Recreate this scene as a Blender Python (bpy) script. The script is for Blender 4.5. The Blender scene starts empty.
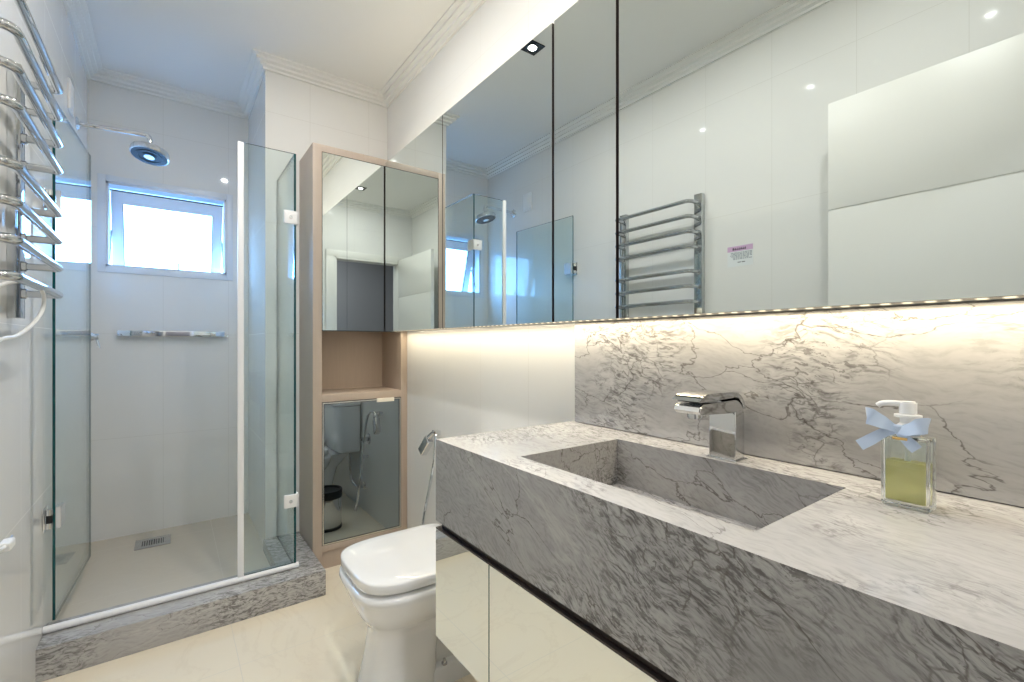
import bpy, bmesh, math
from mathutils import Vector, Matrix

C = bpy.context.scene.collection
scene = bpy.context.scene
PI = math.pi

# ------------------------------------------------------------------ dimensions (metres)
L, R = -0.365, 1.07            # left wall, right wall
YF, YB, YS = -0.10, 3.421, 2.749   # door wall, window wall, stub wall
XS = 0.403                     # shower's right wall
ZC = 2.642                     # ceiling
YT = 2.451                     # tall cabinet front
XT = 0.570                     # tall cabinet left side
XM = 0.939                     # mirror cabinet front
XV, YV = 0.563, 1.107          # vanity front, vanity far end
ZT, ZA = 0.889, 0.676          # worktop, underside of apron
YG = 2.310                     # shower glass line

# ------------------------------------------------------------------ camera, world, exposure
cam_d = bpy.data.cameras.new('camera')
cam = bpy.data.objects.new('camera', cam_d); C.objects.link(cam)
cam.location = (0, 0, 1.14)
cam.rotation_euler = (PI/2, 0, -0.6328)
cam_d.sensor_width = 36.0
cam_d.lens = 465.56/1024*36
cam_d.shift_y = 2.8/1024
cam_d.clip_start = 0.01
scene.camera = cam

world = bpy.data.worlds.new('sky'); scene.world = world
world.use_nodes = True
bg = world.node_tree.nodes['Background']
wnt = world.node_tree
wtc = wnt.nodes.new('ShaderNodeTexCoord'); wsep = wnt.nodes.new('ShaderNodeSeparateXYZ'); wrp = wnt.nodes.new('ShaderNodeValToRGB')
wnt.links.new(wtc.outputs['Generated'], wsep.inputs[0]); wnt.links.new(wsep.outputs[2], wrp.inputs['Fac']); wnt.links.new(wrp.outputs['Color'], bg.inputs['Color'])
wrp.color_ramp.elements[0].position = 0.0; wrp.color_ramp.elements[0].color = (0.022, 0.045, 0.085, 1)     # shaded ground and facades
wrp.color_ramp.elements[1].position = 0.05; wrp.color_ramp.elements[1].color = (0.20, 0.49, 1.0, 1)      # sky
bg.inputs['Strength'].default_value = 25.0

scene.view_settings.view_transform = 'Standard'
scene.view_settings.look = 'None'
scene.view_settings.exposure = 0.36
scene.view_settings.gamma = 1.0
scene.view_settings.use_curve_mapping = False
scene.cycles.max_bounces = 16
scene.cycles.diffuse_bounces = 8
scene.cycles.glossy_bounces = 10
scene.cycles.transmission_bounces = 12
scene.cycles.transparent_max_bounces = 24
scene.cycles.sample_clamp_indirect = 6.0

def lamp(name, kind, loc, energy, color, **kw):
    d = bpy.data.lights.new(name, kind); d.energy = energy; d.color = color
    o = bpy.data.objects.new(name, d); C.objects.link(o); o.location = loc
    for k, v in kw.items():
        if k == 'rot': o.rotation_euler = v
        elif k == 'portal': d.cycles.is_portal = v
        else: setattr(d, k, v)
    return o

LED = (1.0, 0.87, 0.62)
SPOT = (1.0, 0.975, 0.94)
# window portal (guides sampling of the sky only)
lamp('window_portal', 'AREA', (0.0, YB+0.16, 1.81), 1, (1, 1, 1), rot=(-PI/2, 0, 0), shape='RECTANGLE', size=0.58, size_y=0.50, portal=True)
SPOTS = [(0.40, 1.84), (0.40, 1.16), (0.40, 0.42)]
lamp('hall_fill', 'AREA', (0.3, -1.2, 2.65), 22.0, (0.9, 0.94, 1.0), shape='DISK', size=0.2)  # unseen fill light added to lift the dark hallway
for sx, sy in SPOTS:
    lamp('downlight_lamp', 'AREA', (sx, sy, ZC-0.006), 5.6, SPOT, shape='DISK', size=0.038)
# LED strips under and over the mirror cabinet
lamp('led_lamp', 'AREA', (1.012, 1.18, 1.2078), 3.6, LED, shape='RECTANGLE', size=0.012, size_y=2.5)
lamp('led_lamp', 'AREA', (1.030, 1.18, 2.1300), 1.8, LED, rot=(PI, 0, 0), shape='RECTANGLE', size=0.012, size_y=2.5)

# ------------------------------------------------------------------ materials
def mat(name):
    m = bpy.data.materials.new(name); m.use_nodes = True
    nt = m.node_tree
    return m, nt, nt.nodes['Principled BSDF']

def plain(name, col, rough=0.4, metal=0.0, **kw):
    m, nt, b = mat(name)
    b.inputs['Base Color'].default_value = (*col, 1)
    b.inputs['Roughness'].default_value = rough
    b.inputs['Metallic'].default_value = metal
    for k, v in kw.items(): b.inputs[k].default_value = v
    # faint procedural variation of the gloss keeps the surface from looking synthetic
    n = nt.nodes.new('ShaderNodeTexNoise'); n.inputs['Scale'].default_value = 35
    tc = nt.nodes.new('ShaderNodeTexCoord'); nt.links.new(tc.outputs['Object'], n.inputs['Vector'])
    r = nt.nodes.new('ShaderNodeMapRange')
    r.inputs['To Min'].default_value = rough*0.92; r.inputs['To Max'].default_value = rough*1.08
    nt.links.new(n.outputs['Fac'], r.inputs['Value']); nt.links.new(r.outputs[0], b.inputs['Roughness'])
    return m

def N(nt, t, **kw):
    n = nt.nodes.new(t)
    for k, v in kw.items():
        if k in n.inputs: n.inputs[k].default_value = v
        else: setattr(n, k, v)
    return n

def ramp(nt, stops, src, interp='LINEAR'):
    r = nt.nodes.new('ShaderNodeValToRGB'); r.color_ramp.interpolation = interp
    e = r.color_ramp.elements
    while len(e) < len(stops): e.new(0.5)
    for i, (p, c) in enumerate(stops):
        e[i].position = p; e[i].color = (*c, 1) if len(c) == 3 else c
    nt.links.new(src, r.inputs['Fac'])
    return r

def mixc(nt, fac, a, b, mode='MIX'):
    n = nt.nodes.new('ShaderNodeMix'); n.data_type = 'RGBA'; n.blend_type = mode
    for s, v in (('Factor', fac), ('A', a), ('B', b)):
        i = [q for q in n.inputs if q.name == s and (q.type == 'VALUE' if s == 'Factor' else q.type == 'RGBA')][0]
        if hasattr(v, 'is_output'): nt.links.new(v, i)
        else: i.default_value = v if s == 'Factor' else (*v, 1)
    return [o for o in n.outputs if o.type == 'RGBA'][0]

def tile(name, axes, col, grout, w=0.33, h=0.587, off=(0, 0.022), rough=0.035, gw=0.0016, veins=None, spec=0.5):
    """glossy tile with thin joints, laid in the plane of the two given axes"""
    m, nt, b = mat(name)
    tc = N(nt, 'ShaderNodeTexCoord')
    sep = N(nt, 'ShaderNodeSeparateXYZ'); nt.links.new(tc.outputs['Object'], sep.inputs[0])
    masks = []
    for ax, size, o in ((axes[0], w, off[0]), (axes[1], h, off[1])):
        a = N(nt, 'ShaderNodeMath', operation='SUBTRACT'); a.inputs[1].default_value = o
        nt.links.new(sep.outputs[ax], a.inputs[0])
        p = N(nt, 'ShaderNodeMath', operation='PINGPONG'); p.inputs[1].default_value = size/2
        nt.links.new(a.outputs[0], p.inputs[0])
        l = N(nt, 'ShaderNodeMath', operation='LESS_THAN'); l.inputs[1].default_value = gw/2
        nt.links.new(p.outputs[0], l.inputs[0]); masks.append(l)
    mx = N(nt, 'ShaderNodeMath', operation='MAXIMUM')
    nt.links.new(masks[0].outputs[0], mx.inputs[0]); nt.links.new(masks[1].outputs[0], mx.inputs[1])
    nz = N(nt, 'ShaderNodeTexNoise', Scale=1.7, Detail=4.0)
    nt.links.new(tc.outputs['Object'], nz.inputs['Vector'])
    base = ramp(nt, [(0.3, tuple(c*0.965 for c in col)), (0.7, col)], nz.outputs['Fac']).outputs['Color']
    if veins:
        nv = N(nt, 'ShaderNodeTexNoise', Scale=2.3, Detail=7.0, Roughness=0.6, Distortion=1.4)
        nt.links.new(tc.outputs['Object'], nv.inputs['Vector'])
        vm = ramp(nt, [(0.48, (0, 0, 0)), (0.5, (0.20, 0.20, 0.20)), (0.52, (0, 0, 0))], nv.outputs['Fac'])
        base = mixc(nt, vm.outputs['Color'], base, veins)
    c = mixc(nt, mx.outputs[0], base, grout)
    nt.links.new(c, b.inputs['Base Color'])
    rr = N(nt, 'ShaderNodeMapRange'); rr.inputs['To Min'].default_value = rough; rr.inputs['To Max'].default_value = 0.6
    nt.links.new(mx.outputs[0], rr.inputs['Value']); nt.links.new(rr.outputs[0], b.inputs['Roughness'])
    b.inputs['Specular IOR Level'].default_value = spec
    return m

def stone(name, rot, seed, tone=1.0, busy=0.5, streak=0.6, crack=0.8, fine=110.0, rough=0.16):
    """grey quartzite: cloudy ground, fine grain streaked along local y, branching dark cracks, busier in patches"""
    m, nt, b = mat(name)
    L_ = nt.links.new
    tc = N(nt, 'ShaderNodeTexCoord')
    mp = N(nt, 'ShaderNodeMapping'); mp.inputs['Rotation'].default_value = rot; mp.inputs['Location'].default_value = (seed, seed*1.7, seed*0.6)
    L_(tc.outputs['Object'], mp.inputs['Vector'])
    V = mp.outputs['Vector']
    def warp(vec, scale, detail, amp, rough_=0.6):
        n = N(nt, 'ShaderNodeTexNoise', Scale=scale, Detail=detail, Roughness=rough_); L_(vec, n.inputs['Vector'])
        c = N(nt, 'ShaderNodeVectorMath', operation='SUBTRACT'); c.inputs[1].default_value = (0.5, 0.5, 0.5); L_(n.outputs['Color'], c.inputs[0])
        q = N(nt, 'ShaderNodeVectorMath', operation='SCALE'); q.inputs['Scale'].default_value = amp; L_(c.outputs['Vector'], q.inputs[0])
        o = N(nt, 'ShaderNodeVectorMath', operation='ADD'); L_(vec, o.inputs[0]); L_(q.outputs['Vector'], o.inputs[1]); return o.outputs['Vector']
    def stretch(vec, k):
        st = N(nt, 'ShaderNodeMapping'); st.inputs['Scale'].default_value = (1.0, k, 1.0); L_(vec, st.inputs['Vector']); return st.outputs['Vector']
    def noise(vec, scale, detail=4.0, rough_=0.55):
        n = N(nt, 'ShaderNodeTexNoise', Scale=scale, Detail=detail, Roughness=rough_); L_(vec, n.inputs['Vector']); return n.outputs['Fac']
    def mul(p, q):
        n = N(nt, 'ShaderNodeMath', operation='MULTIPLY')
        for i, v in enumerate((p, q)):
            if hasattr(v, 'is_output'): L_(v, n.inputs[i])
            else: n.inputs[i].default_value = v
        return n.outputs[0]
    def rng(src, f0, f1, t0=0.0, t1=1.0):
        r = N(nt, 'ShaderNodeMapRange'); r.interpolation_type = 'SMOOTHSTEP'
        r.inputs['From Min'].default_value = f0; r.inputs['From Max'].default_value = f1; r.inputs['To Min'].default_value = t0; r.inputs['To Max'].default_value = t1
        L_(src, r.inputs['Value']); return r.outputs[0]
    W1 = warp(V, 4.0, 3.0, 0.10)
    g = tone
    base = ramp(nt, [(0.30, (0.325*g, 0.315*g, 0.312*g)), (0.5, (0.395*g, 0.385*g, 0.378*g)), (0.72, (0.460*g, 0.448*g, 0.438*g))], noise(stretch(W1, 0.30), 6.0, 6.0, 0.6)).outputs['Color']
    reg = rng(noise(W1, 2.6, 2.0), 0.56-0.16*busy, 0.70-0.16*busy)           # busy patches
    # grain
    gs = stretch(warp(W1, 14.0, 2.0, 0.018), 0.18)
    gr = ramp(nt, [(0.36, (0.42, 0.41, 0.41)), (0.48, (0.97, 0.97, 0.97)), (0.62, (1.26, 1.26, 1.25))], noise(gs, fine, 3.0, 0.6))
    amt = N(nt, 'ShaderNodeMath', operation='MULTIPLY_ADD'); L_(reg, amt.inputs[0]); amt.inputs[1].default_value = streak*0.75; amt.inputs[2].default_value = streak*0.25
    base = mixc(nt, amt.outputs[0], base, gr.outputs['Color'], 'MULTIPLY')
    # dark flecks gathered along the grain in the busy patches
    fl = rng(noise(stretch(warp(W1, 22.0, 3.0, 0.03), 0.16), 120.0, 4.0, 0.65), 0.555, 0.60)
    base = mixc(nt, mul(mul(fl, reg), 0.75*min(1.0, streak+0.2)), base, (0.125, 0.115, 0.11))
    # branching cracks
    def cracks(vec, scale, width, amp, f0, f1, ms):
        v = N(nt, 'ShaderNodeTexVoronoi', feature='DISTANCE_TO_EDGE', Scale=scale); L_(warp(warp(vec, 5.0, 2.0, amp), 24.0, 4.0, amp*0.30), v.inputs['Vector'])
        return mul(rng(v.outputs['Distance'], 0.0, width, 1.0, 0.0), rng(noise(vec, ms, 2.0), f0, f1))
    dark = (0.105, 0.090, 0.080)
    base = mixc(nt, mul(cracks(stretch(V, 0.45), 8.0, 0.0125, 0.17, 0.41, 0.49, 4.0), crack), base, dark)
    base = mixc(nt, mul(mul(cracks(stretch(V, 0.6), 24.0, 0.036, 0.09, 0.44, 0.56, 9.0), reg), crack*0.85), base, dark)
    base = mixc(nt, mul(cracks(stretch(V, 0.35), 11.0, 0.035, 0.16, 0.52, 0.64, 3.0), 0.30), base, (0.60, 0.58, 0.55))
    L_(base, b.inputs['Base Color'])
    b.inputs['Roughness'].default_value = rough
    return m

def wood(name, c1, c2, rough=0.45):
    m, nt, b = mat(name)
    tc = N(nt, 'ShaderNodeTexCoord'); mp = N(nt, 'ShaderNodeMapping'); mp.inputs['Scale'].default_value = (60, 60, 3)
    nt.links.new(tc.outputs['Object'], mp.inputs['Vector'])
    n = N(nt, 'ShaderNodeTexNoise', Scale=2.0, Detail=5.0, Roughness=0.6); nt.links.new(mp.outputs['Vector'], n.inputs['Vector'])
    r = ramp(nt, [(0.35, c1), (0.65, c2)], n.outputs['Fac'])
    nt.links.new(r.outputs['Color'], b.inputs['Base Color']); b.inputs['Roughness'].default_value = rough
    return m

def mirror_mat(name, col):
    m, nt, b = mat(name)
    b.inputs['Base Color'].default_value = (*col, 1); b.inputs['Metallic'].default_value = 1.0; b.inputs['Roughness'].default_value = 0.0
    return m

def thin_glass(name, tint, ior=1.5):
    """clear sheet glass: passes light straight through, mirrors by Fresnel"""
    m, nt, b = mat(name); nt.nodes.remove(b)
    out = nt.nodes['Material Output']
    tr = N(nt, 'ShaderNodeBsdfTransparent', Color=(*tint, 1)); gl = N(nt, 'ShaderNodeBsdfGlossy', Roughness=0.0, Color=(1, 1, 1, 1))
    r0 = ((ior-1)/(ior+1))**2
    lw = N(nt, 'ShaderNodeLayerWeight', Blend=0.5); pw = N(nt, 'ShaderNodeMath', operation='POWER'); pw.inputs[1].default_value = 5.0
    nt.links.new(lw.outputs['Facing'], pw.inputs[0])
    fr = N(nt, 'ShaderNodeMapRange'); fr.inputs['To Min'].default_value = r0; nt.links.new(pw.outputs[0], fr.inputs['Value'])
    mx = N(nt, 'ShaderNodeMixShader')
    nt.links.new(fr.outputs[0], mx.inputs[0]); nt.links.new(tr.outputs[0], mx.inputs[1]); nt.links.new(gl.outputs[0], mx.inputs[2])
    nt.links.new(mx.outputs[0], out.inputs['Surface'])
    return m

def emit(name, col, strength, dots=None):
    m, nt, b = mat(name); nt.nodes.remove(b)
    e = N(nt, 'ShaderNodeEmission', Color=(*col, 1), Strength=strength)
    nt.links.new(e.outputs[0], nt.nodes['Material Output'].inputs['Surface'])
    if dots:
        tc = N(nt, 'ShaderNodeTexCoord'); s = N(nt, 'ShaderNodeSeparateXYZ'); nt.links.new(tc.outputs['Object'], s.inputs[0])
        p = N(nt, 'ShaderNodeMath', operation='PINGPONG'); p.inputs[1].default_value = dots/2; nt.links.new(s.outputs[1], p.inputs[0])
        r = N(nt, 'ShaderNodeMapRange'); r.inputs['From Min'].default_value = 0.15*dots; r.inputs['From Max'].default_value = 0.3*dots
        r.inputs['To Min'].default_value = strength*1.5; r.inputs['To Max'].default_value = strength*0.35
        nt.links.new(p.outputs[0], r.inputs['Value']); nt.links.new(r.outputs[0], e.inputs['Strength'])
    return m

TILE = (0.80, 0.795, 0.775)
GROUT = (0.62, 0.61, 0.58)
M = {}
M['tile_yz'] = tile('tile_side_wall', (1, 2), TILE, GROUT, off=(0.036, 0.022))
M['tile_xz'] = tile('tile_end_wall', (0, 2), TILE, GROUT, off=(-0.035, 0.022))
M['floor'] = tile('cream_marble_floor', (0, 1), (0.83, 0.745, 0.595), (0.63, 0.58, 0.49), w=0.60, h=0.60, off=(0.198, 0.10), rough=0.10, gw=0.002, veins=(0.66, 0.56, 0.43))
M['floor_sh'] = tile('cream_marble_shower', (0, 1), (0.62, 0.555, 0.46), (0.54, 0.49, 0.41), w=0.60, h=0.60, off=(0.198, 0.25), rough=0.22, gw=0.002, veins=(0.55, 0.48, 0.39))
M['paint'] = plain('ceiling_paint', (0.82, 0.815, 0.79), 0.7)
M['white_door'] = plain('white_lacquer', (0.80, 0.79, 0.75), 0.35)
M['hall'] = plain('hall_wall_paint', (0.33, 0.32, 0.33), 0.8)
M['stone'] = stone('grey_quartzite_apron_shaded', (math.radians(-27), 0, 0), 3.1, tone=0.92, busy=0.85, streak=1.0, crack=0.85, fine=190)  # darker copy of the one stone, shade on the front put into its tone
M['stone_top_lit'] = stone('grey_quartzite_top_lit', (0, 0, math.radians(12)), 7.3, tone=1.38, busy=0.65, streak=0.55, crack=0.5, fine=140, rough=0.10)  # same stone made paler, lamplight on the top put into its colour
M['stone_back_lit'] = stone('grey_quartzite_backsplash_lit', (math.radians(-8), 0, 0), 12.4, tone=1.25, busy=0.75, streak=0.65, crack=0.75, fine=120)  # same stone again, LED glow put into a lighter base tone
M['stone_curb'] = stone('grey_quartzite_kerb', (0, 0, math.radians(-80)), 5.2, tone=1.0, busy=0.9, streak=0.9, crack=0.5, fine=120)
M['wood'] = wood('beige_laminate', (0.455, 0.372, 0.305), (0.48, 0.393, 0.322))
M['dark'] = plain('dark_brown_carcass', (0.045, 0.032, 0.028), 0.5)
M['mirror'] = mirror_mat('mirror', (0.70, 0.75, 0.74))
M['mirror_clear'] = mirror_mat('vanity_mirror', (0.85, 0.875, 0.84))
M['mirror_tall'] = mirror_mat('tall_cabinet_mirror', (0.77, 0.81, 0.79))
M['brown_edge'] = plain('bronze_mirror_edge', (0.035, 0.024, 0.02), 0.4)
M['mirror_edge'] = plain('mirror_edge', (0.03, 0.09, 0.07), 0.15)
M['mirror_grey'] = mirror_mat('smoked_mirror', (0.30, 0.345, 0.37))
M['glass'] = thin_glass('shower_glass', (0.925, 0.968, 0.968), 1.45)
M['glass_edge'] = plain('glass_edge', (0.0, 0.055, 0.06), 0.1)
M['pane'] = thin_glass('window_pane', (0.97, 0.98, 0.98))
M['chrome'] = plain('chrome', (0.80, 0.81, 0.83), 0.06, 1.0)
M['tap'] = plain('tap_chrome', (0.66, 0.67, 0.68), 0.07, 1.0)
M['rad'] = plain('polished_radiator_tube', (0.56, 0.58, 0.60), 0.05, 1.0)
M['steel'] = plain('brushed_steel', (0.55, 0.55, 0.56), 0.25, 1.0)
M['white'] = plain('white_plastic', (0.82, 0.82, 0.82), 0.3)
M['seal'] = plain('white_seal', (0.86, 0.86, 0.87), 0.45)
M['ceramic'] = plain('white_ceramic', (0.84, 0.84, 0.83), 0.06, 0.0, **{'Coat Weight': 0.5})
M['black'] = plain('black_plastic', (0.015, 0.015, 0.017), 0.35)
M['upvc'] = plain('white_window_frame', (0.70, 0.73, 0.77), 0.3)
M['alu'] = plain('aluminium_edge', (0.75, 0.74, 0.70), 0.25, 1.0)
M['beige_tab'] = plain('cream_tab', (0.85, 0.80, 0.68), 0.3)
M['cord'] = plain('white_cord', (0.78, 0.78, 0.76), 0.4)
M['ribbon'] = plain('pale_blue_ribbon', (0.46, 0.56, 0.72), 0.5, **{'Sheen Weight': 0.3})
M['gold'] = plain('gold_charm', (0.80, 0.55, 0.22), 0.2, 1.0)
m, nt, b = mat('yellow_soap'); M['liquid'] = m
b.inputs['Base Color'].default_value = (0.93, 0.86, 0.40, 1); b.inputs['Roughness'].default_value = 0.2
tr = N(nt, 'ShaderNodeBsdfTransparent', Color=(0.98, 0.95, 0.66, 1)); ms = N(nt, 'ShaderNodeMixShader', Fac=0.5)
nt.links.new(b.outputs[0], ms.inputs[1]); nt.links.new(tr.outputs[0], ms.inputs[2]); nt.links.new(ms.outputs[0], nt.nodes['Material Output'].inputs['Surface'])
M['bottle'] = plain('bottle_glass', (0.93, 0.985, 0.975), 0.0, **{'Transmission Weight': 1.0, 'IOR': 1.46})
M['sticker'] = plain('sticker_paper', (0.74, 0.77, 0.78), 0.4)
M['pink'] = plain('sticker_pink', (0.62, 0.42, 0.62), 0.4)
M['ink'] = plain('sticker_ink', (0.05, 0.05, 0.06), 0.5)
M['grey_ink'] = plain('sticker_grey_ink', (0.28, 0.31, 0.33), 0.5)
M['bulb'] = emit('downlight_bulb', (1.0, 0.97, 0.92), 14.0)
M['led'] = emit('led_strip', LED, 0.8, dots=0.03)

# ------------------------------------------------------------------ mesh building
class MB:
    def __init__(s): s.bm = bmesh.new(); s.mats = []
    def mi(s, m):
        if m not in s.mats: s.mats.append(m)
        return s.mats.index(m)
    def _merge(s, tmp, m):
        i = s.mi(m)
        for f in tmp.faces: f.material_index = i
        me = bpy.data.meshes.new('t'); tmp.to_mesh(me); tmp.free(); s.bm.from_mesh(me); bpy.data.meshes.remove(me)
    def box(s, a, b, m, bev=0.0, seg=2):
        t = bmesh.new(); bmesh.ops.create_cube(t, size=1)
        for v in t.verts: v.co = Vector((a[k] + (v.co[k]+.5)*(b[k]-a[k]) for k in range(3)))
        if bev: bmesh.ops.bevel(t, geom=t.edges[:], offset=bev, segments=seg, profile=0.6, affect='EDGES')
        s._merge(t, m); return s
    def cyl(s, p0, p1, r0, m, r1=None, seg=24, bev=0.0):
        p0, p1 = Vector(p0), Vector(p1); d = p1-p0; r1 = r0 if r1 is None else r1
        t = bmesh.new(); bmesh.ops.create_cone(t, cap_ends=True, segments=seg, radius1=r0, radius2=r1, depth=d.length)
        if bev:
            ed = [e for e in t.edges if abs(e.verts[0].co.z-e.verts[1].co.z) < 1e-6]
            bmesh.ops.bevel(t, geom=ed, offset=bev, segments=2, affect='EDGES')
        q = Vector((0, 0, 1)).rotation_difference(d.normalized())
        t.transform(Matrix.Translation((p0+p1)/2) @ q.to_matrix().to_4x4())
        s._merge(t, m); return s
    def rings(s, rings, m, cap=True, close=False):
        t = bmesh.new(); vr = [[t.verts.new(p) for p in r] for r in rings]; n = len(vr[0])
        pairs = list(zip(vr[:-1], vr[1:])) + ([(vr[-1], vr[0])] if close else [])
        for a, b in pairs:
            for i in range(n): t.faces.new((a[i], a[(i+1) % n], b[(i+1) % n], b[i]))
        if cap and not close: t.faces.new(vr[0][::-1]); t.faces.new(vr[-1])
        bmesh.ops.recalc_face_normals(t, faces=t.faces[:]); s._merge(t, m); return s
    def tube(s, path, r, m, seg=12):
        P = [Vector(p) for p in path]; rings = []; up = None
        for i, p in enumerate(P):
            d = (P[min(i+1, len(P)-1)]-P[max(i-1, 0)]).normalized()
            if up is None: up = d.orthogonal().normalized()
            else: up = (up - d*up.dot(d)).normalized()
            w = d.cross(up)
            rr = r[i] if isinstance(r, (list, tuple)) else r
            rings.append([p + (up*math.cos(2*PI*k/seg)+w*math.sin(2*PI*k/seg))*rr for k in range(seg)])
        return s.rings(rings, m)
    def lathe(s, prof, c, m, seg=32, axis='z'):
        rings = []
        for r, h in prof:
            r = max(r, 1e-4); ring = []
            for k in range(seg):
                a = 2*PI*k/seg; x, y = r*math.cos(a), r*math.sin(a)
                v = {'z': (x, y, h), 'x': (h, x, y), 'y': (x, h, y)}[axis]
                ring.append(Vector(c)+Vector(v))
            rings.append(ring)
        return s.rings(rings, m)
    def prism(s, poly, axis, a, b, m, bev=0.0):
        """polygon in the plane normal to axis, extruded from a to b"""
        def v(p, h): return {'y': (p[0], h, p[1]), 'x': (h, p[0], p[1]), 'z': (p[0], p[1], h)}[axis]
        t = bmesh.new(); A = [t.verts.new(v(p, a)) for p in poly]; B = [t.verts.new(v(p, b)) for p in poly]; n = len(poly)
        t.faces.new(A[::-1]); t.faces.new(B)
        for i in range(n): t.faces.new((A[i], A[(i+1) % n], B[(i+1) % n], B[i]))
        bmesh.ops.recalc_face_normals(t, faces=t.faces[:])
        if bev: bmesh.ops.bevel(t, geom=[e for e in t.edges if len({round(x.co['xyz'.index(axis)], 6) for x in e.verts}) == 1], offset=bev, segments=2, affect='EDGES')
        s._merge(t, m); return s
    def quad(s, pts, m):
        t = bmesh.new(); t.faces.new([t.verts.new(p) for p in pts]); s._merge(t, m); return s
    def build(s, name, parent=None, angle=35, kind=None):
        o0 = root_loc(parent)
        for v in s.bm.verts: v.co -= o0
        me = bpy.data.meshes.new(name); s.bm.to_mesh(me); s.bm.free()
        for m in s.mats: me.materials.append(m)
        for p in me.polygons: p.use_smooth = True
        me.set_sharp_from_angle(angle=math.radians(angle))
        o = bpy.data.objects.new(name, me); C.objects.link(o); o.parent = parent
        if kind: o['kind'] = kind
        return o

def root_loc(p):
    v = Vector((0, 0, 0))
    while p is not None: v += p.location; p = p.parent
    return v

def thing(name, label, cat, loc, group=None):
    o = bpy.data.objects.new(name, None); C.objects.link(o); o.location = loc
    o.empty_display_size = 0.05
    o['label'] = label; o['category'] = cat
    if group: o['group'] = group
    return o

def tag(o, label, cat, group=None):
    o['label'] = label; o['category'] = cat
    if group: o['group'] = group
    return o

def smooth_path(pts, n=8):
    P = [Vector(p) for p in pts]; P = [2*P[0]-P[1]] + P + [2*P[-1]-P[-2]]; out = []
    for i in range(1, len(P)-2):
        for k in range(n):
            t = k/n; a, b, c, d = P[i-1:i+3]
            out.append(0.5*((2*b)+(-a+c)*t+(2*a-5*b+4*c-d)*t*t+(-a+3*b-3*c+d)*t**3))
    out.append(P[-2]); return out

def arc(cx, cy, r, a0, a1, n=6, ry=None):
    ry = ry or r
    return [(cx+r*math.cos(math.radians(a0+(a1-a0)*k/n)), cy+ry*math.sin(math.radians(a0+(a1-a0)*k/n))) for k in range(n+1)]

def sheet(mb, a, b, thin, m_face, m_edge):
    """a glass or mirror sheet: two faces in one material, four edges in another"""
    t = bmesh.new(); bmesh.ops.create_cube(t, size=1)
    for v in t.verts: v.co = Vector((a[k] + (v.co[k]+.5)*(b[k]-a[k]) for k in range(3)))
    i, j = mb.mi(m_face), mb.mi(m_edge)
    ax = 'xyz'.index(thin); t.normal_update()
    for f in t.faces: f.material_index = i if abs(f.normal[ax]) > 0.9 else j
    me = bpy.data.meshes.new('t'); t.to_mesh(me); t.free(); mb.bm.from_mesh(me); bpy.data.meshes.remove(me)
    return mb

# ================================================================== SETTING
T = 0.12
MB().box((L-T, -2.2, -0.10), (R+T, 2.40, 0.0), M['floor']).build('floor', kind='structure')
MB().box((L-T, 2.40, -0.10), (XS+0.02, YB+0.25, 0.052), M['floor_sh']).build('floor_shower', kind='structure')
MB().box((XS+0.02, 2.40, -0.10), (R+T, YS+0.1, 0.0), M['floor']).build('floor_niche', kind='structure')
MB().box((L-T, YF-T, ZC), (R+T, YB+0.2, ZC+0.1), M['paint']).build('ceiling', kind='structure')
MB().box((L-T, YF, -0.1), (L, YB+T+0.05, ZC+0.1), M['tile_yz']).build('wall_left', kind='structure')
MB().box((R, YF-T, -0.1), (R+T, YS+0.3, ZC+0.1), M['tile_yz']).build('wall_right', kind='structure')
# stub wall block right of the shower: end face and shower face each keep their own tile direction
w = MB()
w.box((XS, YS, 0), (R+T, YB+T, ZC+0.05), M['tile_xz'])
st = w.build('wall_stub', kind='structure')
st.data.materials.append(M['tile_yz'])
for p in st.data.polygons:
    if abs(p.normal.x) > 0.9: p.material_index = 1
# window wall with its opening
WX0, WX1, WZ0, WZ1 = -0.291, 0.284, 1.572, 2.046
w = MB()
w.box((L-T, YB, -0.1), (WX0, YB+0.12, ZC+0.05), M['tile_xz'])
w.box((WX1, YB, -0.1), (XS+0.02, YB+0.12, ZC+0.05), M['tile_xz'])
w.box((WX0, YB, -0.1), (WX1, YB+0.12, WZ0), M['tile_xz'])
w.box((WX0, YB, WZ1), (WX1, YB+0.12, ZC+0.05), M['tile_xz'])
w.build('wall_back', kind='structure')
# door wall behind the camera
DX0, DX1, DZ = -0.215, 0.505, 2.058
w = MB()
w.box((L-T, YF-T, -0.1), (DX0, YF, ZC+0.05), M['tile_xz'])
w.box((DX1, YF-T, -0.1), (R+T, YF, ZC+0.05), M['tile_xz'])
w.box((DX0, YF-T, DZ), (DX1, YF, ZC+0.05), M['tile_xz'])
w.build('wall_front', kind='structure')
# hallway beyond the doorway
w = MB()
w.box((-1.3, -2.3, -0.1), (1.9, -2.2, 2.7), M['hall'])
w.box((-1.4, -2.3, -0.1), (-1.3, YF-T, 2.7), M['hall'])
w.box((1.9, -2.3, -0.1), (2.0, YF-T, 2.7), M['hall'])
w.box((-1.4, YF-T-0.02, -0.1), (L-T, YF-T, 2.7), M['hall'])
w.box((R+T, YF-T-0.02, -0.1), (2.0, YF-T, 2.7), M['hall'])
w.build('wall_hall', kind='structure')
MB().box((-1.4, -2.3, 2.66), (2.0, YF-T, 2.76), M['hall']).build('ceiling_hall', kind='structure')
MB().box((-1.4, -2.3, -0.2), (2.0, YF-T, -0.101), M['hall']).build('floor_hall', kind='structure')

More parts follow.
